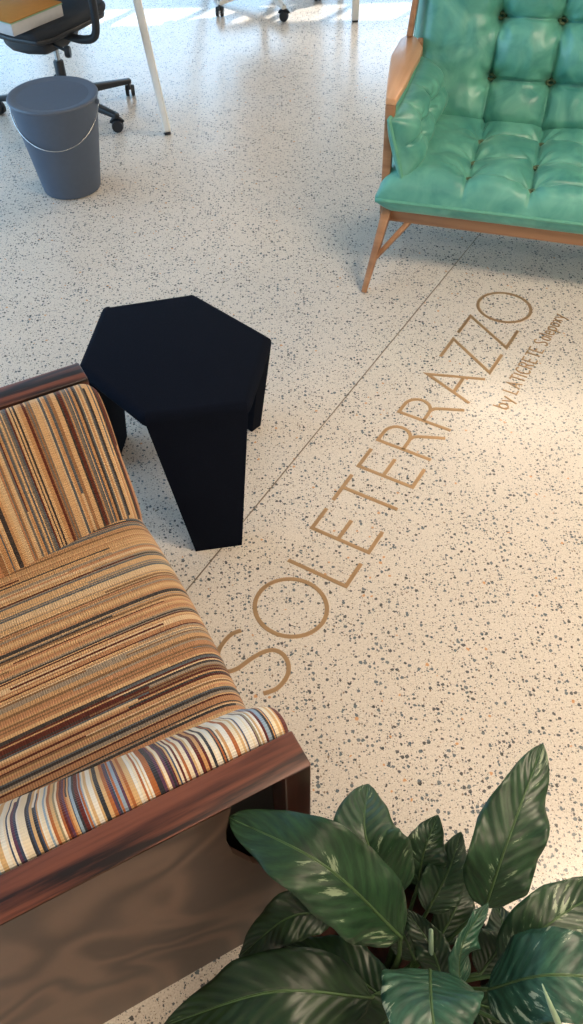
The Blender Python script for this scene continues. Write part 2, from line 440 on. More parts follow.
def area(name, loc, rot, sx, sy, power, col, spread=PI):
    l = bpy.data.lights.new(name, 'AREA'); l.shape = 'RECTANGLE'; l.size = sx; l.size_y = sy; l.energy = power; l.color = col; l.spread = spread
    o = bpy.data.objects.new(name, l); C.objects.link(o); o.location = loc; o.rotation_euler = rot
    return o
COOL = (.38, .68, 1.0)
for i, h in enumerate(far_low):
    area('daylight_far', ((h[0]+h[1])/2, Y1-.06, (h[2]+h[3])/2), (R(-90), 0, 0), h[1]-h[0]-.1, h[3]-h[2]-.1, 30, COOL)
for h in left_h:
    area('daylight_left', (X0+.05, (h[0]+h[1])/2, (h[2]+h[3])/2), (0, R(-90), 0), h[3]-h[2]-.1, h[1]-h[0]-.1, 74, COOL)
sl = bpy.data.lights.new('sun', 'SUN'); sl.energy = 8; sl.angle = R(.53); sl.color = (1, .95, .88)
so = bpy.data.objects.new('sun', sl); C.objects.link(so)
so.rotation_euler = Vector((SUN_AZ.x, SUN_AZ.y, -TAN)).to_track_quat('-Z', 'Y').to_euler()

WARM = (1.0, .82, .61)
def ceiling_lamp(x, y, w, d, power):
    t = thing('ceiling_light', 'white framed warm ceiling panel light at %s' % ('x'), 'lamp', (x, y, ZC), 0)
    box('lamp_frame', (-w/2-.02, -d/2-.02, -.05), (w/2+.02, d/2+.02, 0), M['white_metal'], t)
    box('diffuser', (-w/2, -d/2, -.055), (w/2, d/2, -.045), M['diffuser'], t)
    a = area('lamp_light', (x, y, ZC-.07), (0, 0, 0), w, d, power, WARM)
    return t
lamps = [(2.1, 1.2, 1.6, .8, 70, 'warm ceiling panel light above the right side of the floor lettering'),
         (2.7, 5.9, 2.4, 1.2, 60, 'warm ceiling panel light behind the green sofa'),
         (1.9, -1.1, 1.8, .9, 24, 'warm ceiling panel light behind the camera above the plant side'),
         (-1.2, -2.6, 1.8, .9, 16, 'warm ceiling panel light nearest the back left of the room')]
for (x, y, w, d, p, lb) in lamps:
    ceiling_lamp(x, y, w, d, p)['label'] = lb
W = bpy.data.worlds.new('world'); bpy.context.scene.world = W; W.use_nodes = True
bg = W.node_tree.nodes['Background']
sky = W.node_tree.nodes.new('ShaderNodeTexSky'); sky.sky_type = 'HOSEK_WILKIE'; sky.turbidity = 3
sky.sun_direction = (.5, .68, .45)
W.node_tree.links.new(sky.outputs[0], bg.inputs[0]); bg.inputs[1].default_value = 1.0

# ------------------------------------------------------------------ floor joint and lettering
TA = R(58.458); TX = Vector((math.cos(TA), math.sin(TA), 0)); TY = Vector((-math.sin(TA), math.cos(TA), 0))
TO = Vector((.1473, 1.4063, 0)); CAP = .18818
def ft(u, v, z=0): return TO+TX*(u*CAP)+TY*(v*CAP)+Vector((0, 0, z))
a0, a1 = ft(-14, 2.02), ft(24, 2.02); w = TY*.0019
jo = mesh('trim_1', [a0-w, a1-w, a1+w, a0+w]+[p+Vector((0, 0, .0006)) for p in (a0-w, a1-w, a1+w, a0+w)],
          [(0, 3, 2, 1), (4, 5, 6, 7), (0, 1, 5, 4), (1, 2, 6, 5), (2, 3, 7, 6), (3, 0, 4, 7)], M['joint'], smooth=False)
struct(jo)

def stroke_mesh(name, strokes, wid, mat, parent, z=.0012):
    """flat metal strokes (centre lines in letter units) inlaid in the floor, mitred"""
    vs = []; fs = []
    for si, (pts, closed) in enumerate(strokes):
        P = [Vector((p[0], p[1])) for p in pts]; n = len(P); b = len(vs); L = []
        for i in range(n):
            a = P[i-1] if (i > 0 or closed) else None
            c = P[(i+1) % n] if (i < n-1 or closed) else None
            d1 = (P[i]-a).normalized() if a is not None else None
            d2 = (c-P[i]).normalized() if c is not None else None
            d1 = d1 if d1 is not None else d2; d2 = d2 if d2 is not None else d1
            t = (d1+d2)
            if t.length < 1e-4: t = d1
            t.normalize(); nn = Vector((-t.y, t.x)); k = 1/max(.35, nn.dot(Vector((-d1.y, d1.x))))
            L.append((P[i]+nn*wid/2*k, P[i]-nn*wid/2*k))
        for q in L:
            for s in q:
                vs.append(ft(s.x, s.y, z+.0004*si)); vs.append(ft(s.x, s.y, -.002))
        for i in range(n if closed else n-1):
            j = (i+1) % n; A = b+4*i; B = b+4*j
            fs += [(A, A+2, B+2, B), (A, B, B+1, A+1), (A+2, A+3, B+3, B+2)]
        if not closed:
            fs += [(b, b+1, b+3, b+2), (b+4*(n-1), b+4*(n-1)+2, b+4*(n-1)+3, b+4*(n-1)+1)]
    return mesh(name, vs, fs, mat, parent, smooth=False)

def ell(cx, cy, rx, ry, a0=0, a1=360, n=48):
    return [(cx+rx*math.cos(R(a0+(a1-a0)*i/n)), cy+ry*math.sin(R(a0+(a1-a0)*i/n))) for i in range(n+1)]
sign = thing('floor_lettering', 'large thin brass capital letters inlaid in a diagonal line across the speckled floor', 'lettering')
SW = .064
E_ = lambda x: [([(x+.478, 1), (x, 1), (x, 0), (x+.478, 0)], False), ([(x, .535), (x+.446, .535)], False)]
R_ = lambda x: [([(x, 0), (x, 1)]+[(x+.2+.245*math.cos(R(a)), .755+.245*math.sin(R(a))) for a in range(90, -91, -10)]+[(x, .51)], False),
                ([(x+.24, .51)]+[(x+.24+.37*k/8, .51*(1-(k/8)**1.0)-.0) for k in range(1, 9)], False)]
def Rg(x):
    bowl = [(x, 0), (x, 1), (x+.2, 1)]+[(x+.24+.25*math.cos(R(a)), .76+.24*math.sin(R(a))) for a in range(80, -81, -10)]+[(x+.2, .52), (x, .52)]
    leg = [(x+.30, .52), (x+.37, .49), (x+.42, .42), (x+.5, .25), (x+.61, 0)]
    leg = [(p.x, p.y) for p in curve_pts([(a, b, 0) for a, b in leg], 4)]
    return [(bowl, False), (leg, False)]
Z_ = lambda x: [([(x, 1), (x+.627, 1), (x, 0), (x+.627, 0)], False)]
S_ = [(p.x, p.y) for p in curve_pts([(a, b, 0) for a, b in [(-1.438, .93), (-1.55, 1.01), (-1.70, 1.035), (-1.88, 1.02), (-2.06, .92), (-2.11, .76), (-2.0, .64), (-1.78, .56), (-1.60, .475), (-1.49, .365), (-1.475, .23), (-1.55, .09), (-1.68, 0.0), (-1.83, -.025), (-2.0, .01), (-2.14, .12)]], 6)]
letters = [[(S_, False)], [(ell(-.733, .52, .505, .535)[:-1], True)], [([(0, 1), (0, 0), (.49, 0)], False)], E_(.744),
           [([(1.763-.33, 1), (1.763+.33, 1)], False), ([(1.763, 1), (1.763, 0)], False)], E_(2.329), Rg(3.06), Rg(3.9),
           [([(5.12-.385, 0), (5.12, 1), (5.12+.385, 0)], False), ([(4.89, .365), (5.34, .365)], False)], Z_(5.725), Z_(6.593),
           [(ell(7.835, .52, .505, .535)[:-1], True)]]
for st in letters: stroke_mesh('letter', st, SW, M['brass'], sign)

small = thing('small_floor_lettering', 'line of small narrow brass letters in floor beneath the far big letters', 'lettering')
x = 4.915; H_ = .265; y0 = -.655; XH = .17; wS = .029
def g(ch):
    """narrow hand-drawn glyphs: strokes in a 1 x 1 box, and the advance"""
    e = lambda cx, cy, rx, ry, a=0, b=360: [(cx+rx*math.cos(R(a+(b-a)*i/14)), cy+ry*math.sin(R(a+(b-a)*i/14))) for i in range(15)]
    G = {
     'b': ([[(0, 1), (0, 0)], e(.35, .32, .35, .32)], .85), 'y': ([[(0, .64), (.35, 0)], [(.75, .64), (.2, -.35)]], .9),
     'L': ([[(0, 1), (0, 0), (.6, 0)]], .75), 'A': ([[(0, 0), (.4, 1), (.8, 0)], [(.15, .35), (.65, .35)]], .9),
     'T': ([[(0, 1), (.8, 1)], [(.4, 1), (.4, 0)]], .85), 'I': ([[(0, 0), (0, 1)]], .3),
     'C': ([e(.45, .5, .42, .5, 50, 310)], .9), 'R': ([[(0, 0), (0, 1), (.4, 1), (.6, .85), (.6, .65), (.4, .5), (0, .5)], [(.3, .5), (.68, 0)]], .85),
     'E': ([[(.6, 1), (0, 1), (0, 0), (.6, 0)], [(0, .5), (.5, .5)]], .78),
     'S': ([[(.75, .9), (.5, 1), (.2, .95), (.05, .78), (.25, .58), (.55, .42), (.7, .22), (.5, .03), (.2, 0), (0, .12)]], .95),
     'o': ([e(.33, .32, .33, .32)], .8), 'l': ([[(0, 1), (0, 0)]], .3), 'e': ([[(.04, .34), (.62, .34)]+e(.33, .32, .32, .32, 10, 320)], .8),
     'p': ([[(0, .64), (0, -.35)], e(.35, .32, .35, .32)], .85), 'x': ([[(0, .64), (.6, 0)], [(.6, .64), (0, 0)]], .75)}
    return G[ch]
word_at = [('by', 4.90, .40), ('LATICRETE', 5.38, 1.56), ('Solepoxy', 7.02, 1.17)]
for wd, xs, tot in word_at:
    adv = sum(g(c)[1] for c in wd); k = tot/adv; xx = xs
    for ch in wd:
        st, a = g(ch)
        stroke_mesh('letter', [([(xx+p[0]*k*.80, y0+p[1]*H_) for p in s], False) for s in st], wS, M['bronze'], small)
        xx += a*k

# ------------------------------------------------------------------ striped armchair
AO = at(312, 765, .69); AO.z = 0
ch = thing('striped_armchair', 'low dark-wood armchair with tan, brown and grey striped cushions beside the plant', 'armchair', AO, R(26.9))
ZA, WV = .69, 1.115        # arm height, overall width
UB = -.80                  # rear
def bolster(name, prof, axis, a0, a1, rnd, mat, parent, n=40, bulge=0, flip=False):
    """cushion: closed profile swept along an axis with rounded ends; UV.x = along axis, UV.y = round the profile"""
    P = [Vector(p) for p in prof]; c = sum(P, Vector((0, 0)))/len(P)
    cp = curve_pts([(p.x, p.y, 0) for p in P+[P[0]]], 5)[:-1]
    P = [Vector((p.x, p.y)) for p in cp]
    vs = []; fs = []; uv = []; m = len(P)
    size = max((p-c).length for p in P)
    L = a1-a0
    ts = []
    for i in range(9): ts.append((a0+rnd*(1-math.cos(i/8*PI/2)), math.sin(i/8*PI/2)))
    for i in range(1, n): ts.append((a0+rnd+(L-2*rnd)*i/n, 1))
    for i in range(8, -1, -1): ts.append((a1-rnd*(1-math.cos(i/8*PI/2)), math.sin(i/8*PI/2)))
    for (a, k) in ts:
        q = (a-(a0+a1)/2)/(L/2)
        t = 0
        for i, p in enumerate(P):
            d = p-c; dd = d*(1-(1-k)*rnd/max(d.length, rnd))
            w = c+dd
            if bulge: w = w+Vector((bulge*(1-q*q)*max(0, (p.x-c.x)/size), bulge*.5*(1-q*q)*max(0, (p.y-c.y)/size)))
            vs.append((w.x, a, w.y) if axis == 'v' else (a, w.x, w.y))
            uv.append((a, t)); t += (P[(i+1) % m]-p).length
    K = len(ts)
    for i in range(K-1):
        for j in range(m):
            l = (j+1) % m
            fs.append((i*m+j, i*m+l, (i+1)*m+l, (i+1)*m+j))
    fs.append(tuple(range(m))); fs.append(tuple((K-1)*m+j for j in range(m)))
    return mesh(name, vs, fs, mat, parent, uv=uv)

# seat: profile in (u, z), swept along v
bolster('seat_cushion', [(-.72, .30), (-.74, .38), (-.70, .435), (-.50, .445), (-.25, .45), (-.08, .448), (-.025, .435), (.0, .40), (.004, .35), (-.012, .315), (-.06, .305), (-.4, .30)],
        'v', .20, .92, .03, M['stripe_seat'], ch, 48, bulge=.024)
def pad(name, far, mat):
    outer = .066 if not far else WV-.066
    prof = [(.068, .36), (.066, .50), (.066, .63), (.070, .682), (.095, .696), (.135, .668), (.18, .595), (.222, .525), (.252, .455), (.262, .40), (.24, .34), (.15, .33)]
    if far: prof = [(WV-(.066+(p[0]-.066)*1.12), p[1]) for p in prof]
    o = bolster(name, prof, 'u', UB+.06, .004 if not far else .010, .04, mat, ch, 40, bulge=0)
    for v in o.data.vertices:                # the pads grow thicker towards the rear
        v.co.y = outer+(v.co.y-outer)*(1+(.30 if far else .20)*min(1.3, max(0, -v.co.x/.45)))
    return o
pad('arm_cushion', False, M['stripe_arm'])
pad('arm_cushion', True, M['stripe_back'])
# back cushion and back rail (behind the picture's left edge)
bolster('back_cushion', [(-.80, .40), (-.78, .86), (-.74, .88), (-.70, .84), (-.62, .60), (-.58, .46), (-.62, .40)], 'v', .27, .85, .04, M['stripe_back'], ch, 30)
box('back_rail', (UB-.06, 0, ZA-.03), (UB, WV, ZA+.015), M['rosewood'], ch, .004)
for far in (0, 1):
    v0 = 0 if not far else WV-.066
    # arm rail: wedge section, sharp outer top edge, undercut below
    v1 = v0+.066; out = v0 if not far else v1; inn = v1 if not far else v0
    s = 1 if not far else -1
    vs = []
    for u in (UB, 0):
        vs += [(u, out, ZA), (u, inn, ZA), (u, inn, ZA-.045), (u, out+s*.036, ZA-.045)]
    o = mesh('arm_rail', vs, [(0, 1, 2, 3), (7, 6, 5, 4), (0, 4, 5, 1), (1, 5, 6, 2), (2, 6, 7, 3), (3, 7, 4, 0)], M['rosewood'], ch); bevel(o, .0025, 2)
    for (u0, u1) in ((-.045, 0), (UB, UB+.045)):
        box('post', (u0, v0+.002, 0), (u1, v1-.001, ZA-.006), M['rosewood_up_shaded'], ch, .003)
    # side panel of figured veneer with an open upper front corner
    yo = v0+.004 if not far else v1-.018
    pp = [(UB+.045, 0), (-.045, 0), (-.045, .30), (-.075, .34), (-.115, .415), (-.145, .50), (-.152, .56), (-.150, .60), (-.135, ZA-.012), (UB+.045, ZA-.012)]
    n = len(pp)
    vs = [(a, yo, b) for a, b in pp]+[(a, yo+.014, b) for a, b in pp]
    mesh('side_panel', vs, [tuple(range(n)), tuple(range(n, 2*n))[::-1]]+[(i, (i+1) % n, n+(i+1) % n, n+i) for i in range(n)], M['walnut_panel'], ch, smooth=False)
for v0 in (.052, WV-.062):
    box('shade_board', (UB+.046, v0, .02), (-.046, v0+.010, ZA-.046), M['pot_black'], ch)  # added dark board, stands in for the shade behind the panel opening
box('seat_rail', (-.05, .066, .24), (-.02, WV-.066, .30), M['rosewood'], ch, .003)
box('seat_rail', (UB+.02, .066, .24), (UB+.05, WV-.066, .30), M['rosewood'], ch, .003)
box('seat_base', (UB+.05, .03, .27), (-.05, WV-.03, .30), M['rosewood'], ch)

# ------------------------------------------------------------------ black stool
ZS = .42
hexp = [at(*q, ZS) for q in ((101, 305), (194, 291), (272, 335), (249, 405), (143, 418), (76, 365))]
cen = sum(hexp, Vector())/6; cen.z = 0
stool = thing('black_stool', 'black felt-covered stool with six-sided seat on three broad tapering folded legs', 'stool', cen)
hp = [Vector((p.x-cen.x, p.y-cen.y)) for p in hexp]
n = 6
seat = prism('seat', [(p.x*1.0, p.y*1.0) for p in hp], ZS-.05, ZS-.001, M['black_felt'], stool, .027, 6)
feet = {(4, 3): (at(193, 547), at(241, 539)), (2, 1): None, (0, 5): None}
def leg(iA, iB, splay, bw, shift=0):
    A, B = hp[iA], hp[iB]                    # fold edge
    mid = (A+B)/2; e = (B-A); le = e.length; e = e/le; outw = mid.normalized()
    outw = (outw-e*outw.dot(e)).normalized()
    path = []                                # (outward offset, z, half width, shift)
    for k in range(8):
        a_ = k/7*PI/2
        path.append((-.028+.029*math.sin(a_), ZS-.0008-.029*(1-math.cos(a_)), le/2-.004, 0))
    for k in range(1, 13):
        f = k/12
        path.append((.001+splay*f, (ZS-.0298)*(1-f), (le/2-.004)*(1-f)+bw*f, shift*f))
    th = .042; vs = []; fs = []
    for i, (o_, z, hw, sh) in enumerate(path):
        a = path[max(i-1, 0)]; b = path[min(i+1, len(path)-1)]
        t = Vector((b[0]-a[0], b[1]-a[1])).normalized(); nn = Vector((t.y, -t.x))   # towards inside
        for (wx, dd) in ((-hw, 0), (hw, 0), (hw, th), (-hw, th)):
            q = mid+e*(wx+sh)+outw*(o_+nn.x*dd)
            vs.append((q.x, q.y, max(0, z+nn.y*dd)))
    K = len(path)
    for i in range(K-1):
        for j in range(4): fs.append((i*4+j, i*4+(j+1) % 4, (i+1)*4+(j+1) % 4, (i+1)*4+j))
    fs.append((0, 1, 2, 3)); fs.append(tuple((K-1)*4+j for j in range(4)))
    o = mesh('leg', vs, fs, M['black_felt'], stool)
    return bevel(o, .016, 4, 50)
leg(4, 3, .128, .068, .012); leg(2, 1, .015, .07, -.01); leg(0, 5, .0, .07, .055)

# ------------------------------------------------------------------ green sofa
SO = Vector((.400, 2.985, 0)); SR = math.atan2(-.297, .955)
sofa = thing('green_sofa', 'wooden framed sofa with button-tufted shiny green cushions behind the brass letters', 'sofa', SO, SR)
SWD = 1.44
def tufted(name, w, h, T, buttons, mtx, seedv, parent, nx=110, ny=80, tb=None, wr=1.0, corner=.10, dd=.46):
    """pillow w x h, thickness T, local x,y in plane and z the face; buttons sink the face"""
    tb = T*.35 if tb is None else tb
    vs = []; fs = []
    segs = []
    for i in range(len(buttons)):
        for j in range(i+1, len(buttons)):
            d = (Vector(buttons[i])-Vector(buttons[j])).length
            if d < .27: segs.append((Vector(buttons[i]), Vector(buttons[j])))
    for b in buttons:     # creases run on to the near edges
        if b[0] < .3: segs.append((Vector(b), Vector((0, b[1]))))
        if w-b[0] < .3: segs.append((Vector(b), Vector((w, b[1]))))
        if b[1] < .25: segs.append((Vector(b), Vector((b[0], 0))))
        if h-b[1] < .25: segs.append((Vector(b), Vector((b[0], h))))
    for j in range(ny+1):
        for i in range(nx+1):
            x = w*i/nx; y = h*j/ny
            ex = min(x, w-x); ey = min(y, h-y)
            def prof(e, r=corner): 
                q = min(e/r, 1); return math.sqrt(max(0, 1-(1-q)**2))
            edge = prof(ex)*prof(ey)
            z = T*edge
            p = Vector((x, y))
            dmin = 0
            for b in buttons:
                d = p-Vector(b); r = d.length
                z -= T*dd*math.exp(-(r/.028)**2)*edge+T*.24*math.exp(-(r/.09)**2)*edge
                if r < .16:
                    a = math.atan2(d.y, d.x)
                    z += wr*.0055*math.sin(a*6+b[0]*31+b[1]*17+2*noise.noise(Vector((a, b[0]*9, seedv))))*math.exp(-((r-.045)/.04)**2)*edge
            cr = 0
            for a, b in segs:
                ab = b-a; L = ab.length; s = max(0, min(1, (p-a).dot(ab)/(L*L))); q = a+ab*s
                d = (p-q).length
                wv = .006*noise.noise(Vector((s*4, a.x*7, a.y*7+seedv)))
                cr = max(cr, (.55*math.exp(-((d+wv)/.0065)**2)+.5*math.exp(-(d/.035)**2)))
            z -= T*.28*cr*edge
            z += wr*.006*noise.noise(Vector((x*11, y*11, seedv)))*edge+wr*.0028*noise.noise(Vector((x*34, y*20, seedv+3)))*edge
            # outline slightly drawn in between corners
            pull = .012*math.sin(PI*x/w)
            yy = y+(pull if y < h/2 else -pull)*(1-min(ey/.1, 1))
            vs.append(mtx @ Vector((x, yy, z+.006)))
    off = len(vs)
    for j in range(ny+1):
        for i in range(nx+1):
            x = w*i/nx; y = h*j/ny; ex = min(x, w-x); ey = min(y, h-y)
            q = min(ex/.06, 1)*min(ey/.06, 1)
            pull = .012*math.sin(PI*x/w)
            yy = y+(pull if y < h/2 else -pull)*(1-min(ey/.1, 1))
            vs.append(mtx @ Vector((x, yy, -.006-tb*math.sqrt(max(0, 1-(1-q)**2)))))
    W_ = nx+1
    for j in range(ny):
        for i in range(nx):
            a = j*W_+i
            fs.append((a, a+1, a+W_+1, a+W_)); fs.append((off+a, off+a+W_, off+a+W_+1, off+a+1))
    for i in range(nx):
        a = i; fs.append((a, off+a, off+a+1, a+1)); a = ny*W_+i; fs.append((a, a+1, off+a+1, off+a))
    for j in range(ny):
        a = j*W_; fs.append((a, a+W_, off+a+W_, off+a)); a = j*W_+nx; fs.append((a, off+a, off+a+W_, a+W_))
    o = mesh(name, vs, fs, M['green'], parent)
    # piping round the seam
    loop = []
    for k in range(40): loop.append((w*k/40, 0))
    for k in range(24): loop.append((w, h*k/24))
    for k in range(40): loop.append((w*(1-k/40), h))
    for k in range(24): loop.append((0, h*(1-k/24)))
    lp = []
    for (x, y) in loop:
        pull = .012*math.sin(PI*x/w); yy = y+(pull if y < h/2 else -pull)*(1-min(min(y, h-y)/.1, 1))
        lp.append(mtx @ Vector((x, yy, 0)))
    tube('piping', lp, .0075, M['green_pipe'], o, 8, closed=True)
    for b in buttons:
        i = round(b[0]/w*nx); j = round(b[1]/h*ny); c = vs[j*W_+i]; zax = (mtx.to_3x3() @ Vector((0, 0, 1))).normalized(); xax = (mtx.to_3x3() @ Vector((1, 0, 0))).normalized(); yax = zax.cross(xax)
        c = c+zax*(.031 if dd > .3 else .014)
        ring = [c+(xax*math.cos(t*2*PI/16)*.016+yax*math.sin(t*2*PI/16)*.010)+zax*.004*math.sin(t*2*PI/16*2) for t in range(16)]
        tube('button', ring, .0060, M['green_dark'], o, 8, closed=True)
    return o

cols_ = [.29, .525, .76, .995, 1.23]
# seat: local plane slopes down towards the back
mt = Matrix.Translation((-.05, -.03, .314)) @ Matrix.Rotation(R(-2.5), 4, 'X')
tufted('seat_cushion', SWD+.10, .70, .115, [(c+.03, r) for k, c in enumerate(cols_) for r in ((.14, .29, .49) if k % 2 == 0 else (.10, .31, .52))], mt, 1.3, sofa, 300, 150, tb=.05, dd=.16)
# back: plane leaning backwards (15 deg)
lean = R(17)
# local x = s, local y = up the back, local z = towards the sitter (-d)
bx = Matrix(((1, 0, 0, -.075), (0, math.sin(lean), -math.cos(lean), .67), (0, math.cos(lean), math.sin(lean), .30), (0, 0, 0, 1)))
tufted('back_cushion', SWD+.15, .80, .15, [(c+.045, r) for c in cols_ for r in (.21, .425, .65)], bx, 4.1, sofa, 300, 160, tb=.02)
for side in (0, 1):
    sg = 1 if side == 0 else -1
    def P(s, d, z): return Vector((s if side == 0 else SWD-s, d, z))
    # arm board: narrow in front, widening, faceted at the rear
    za = .66
    outline = [(-.047, .035), (-.010, .035), (-.002, .20), (-.004, .30), (.0, .44), (-.006, .53), (-.045, .62), (-.085, .66), (-.105, .60), (-.108, .42), (-.075, .2)]
    outline = [(s if side == 0 else SWD-s, d) for s, d in outline]
    arm = prism('armrest', outline, za-.024, za, M['ash'], sofa, .004, 2)
    # front post
    bar('front_post', P(-.022, .03, .20), P(-.030, .05, za-.024), .030, .034, M['oak_rail'], sofa, .034, .030)
    # front leg splayed forward and outward
    lg = P(*((-.047, -.170, 0.0)))
    top = P(-.008, .022, .262)
    o = bar('front_leg', top, lg, .036, .042, M['oak_rail'], sofa, .020, .020)
    # brace between rail and leg
    kx = .45; q = top.lerp(lg, .62)
    bar('leg_brace', P(.085, .028, .222), q, .020, .024, M['oak_rail'], sofa, .016, .018)
    # rear post from floor to back top, leaning backwards
    bar('rear_post', P(-.075, .62, .66), P(-.055, .80, 1.12), .022, .036, M['oak_rail'], sofa)
    bar('rear_leg', P(-.03, .60, .66), P(-.01, .74, 0), .022, .032, M['oak_rail'], sofa, .02, .02)
    bar('side_rail', P(-.008, .03, .235), P(-.008, .66, .20), .024, .045, M['oak_rail'], sofa)
bar('front_rail', (-.025, .022, .240), (SWD+.025, .022, .240), .030, .048, M['oak_rail'], sofa, side=(0, 1, 0))
bar('rear_rail', (-.025, .66, .20), (SWD+.025, .66, .20), .030, .045, M['oak_rail'], sofa, side=(0, 1, 0))
bar('top_rail', (-.07, .79, 1.09), (SWD+.07, .79, 1.09), .030, .045, M['oak_rail'], sofa, side=(0, 1, 0))
for k in range(6):
    s = .12+k*.24
    bar('seat_slat', (s, .03, .235), (s, .66, .205), .05, .012, M['oak_rail'], sofa)
# side cushions leaning on the arms: plane normal along +s
for side in (0, 1):
    sg = 1 if side == 0 else -1
    x0 = .012 if side == 0 else SWD-.012
    t = R(17)
    # local x = depth, local y = up leaning outward, local z = inwards
    mx_ = Matrix(((0, -sg*math.sin(t), sg*math.cos(t), x0+sg*.028), (1, 0, 0, .005), (0, math.cos(t), math.sin(t), .385), (0, 0, 0, 1)))
    tufted('side_cushion', .60, .222, .10, [(.17, .12), (.35, .12)], mx_, 7.7+side, sofa, 130, 60, tb=.02, corner=.09)

# ------------------------------------------------------------------ waste bin
bt = thing('waste_bin', 'grey lidded plastic waste bin with thin wire handle beside the office chair', 'bin', (-.982, 3.752, 0))
lathe('bin_body', [(.118, 0), (.130, .004), (.133, .02), (.190, .405), (.190, .412), (.184, .412)], M['grey_plastic'], bt, 64)
lathe('lid', [(.170, .402), (.192, .404), (.195, .411), (.192, .417), (.186, .419), (.170, .414), (.12, .408), (.06, .404), (.01, .402)], M['grey_lid'], bt, 64)
hb = []
ph = R(-8)
for k in range(33):
    a = PI*k/32
    xx = -.198*math.cos(a); d = math.sin(a)
    hb.append((xx*math.cos(ph), -.186*d+xx*math.sin(ph), .392-.140*d))
tube('wire_handle', hb, .0026, M['steel'], bt, 8)
for s in (-1, 1):
    lathe('handle_pivot', [(.004, -.006), (.009, -.006), (.009, .006), (.004, .006)], M['grey_plastic'], bt, 16, (s*.195*math.cos(ph), s*.195*math.sin(ph), .392), 'x')

# ------------------------------------------------------------------ office chairs
def caster(parent, p, face, mat):
    """twin wheel caster with hood; face = rolling direction angle"""
    f = Vector((math.cos(face), math.sin(face), 0)); s = Vector((-f.y, f.x, 0)); r = .030
    c = Vector((p[0], p[1], r))
    vs = []; fs = []
    for sd in (-1, 1):
        b = len(vs)
        for off in (.006, .024):
            for k in range(24):
                a = 2*PI*k/24; rr = r if off < .02 else r*.9
                vs.append(c+s*sd*off+f*rr*math.cos(a)+Vector((0, 0, rr*math.sin(a))))
        for k in range(24):
            l = (k+1) % 24; fs.append((b+k, b+l, b+24+l, b+24+k))
        fs.append(tuple(b+k for k in range(24))); fs.append(tuple(b+24+k for k in range(24)))
    o = mesh('caster_wheel', vs, fs, mat, parent); o.data.set_sharp_from_angle(angle=R(40))
    hd = c+Vector((0, 0, .004))
    hood = []
    pts = [hd+f*(.033*math.cos(a))+Vector((0, 0, .033*math.sin(a))) for a in [R(20+i*14) for i in range(11)]]
    tube('caster_hood', pts, .008, mat, o, 8)
    tube('caster_stem', [c+Vector((0, 0, .02)), c+Vector((0, 0, .062))], .0065, mat, o, 8)
    return o

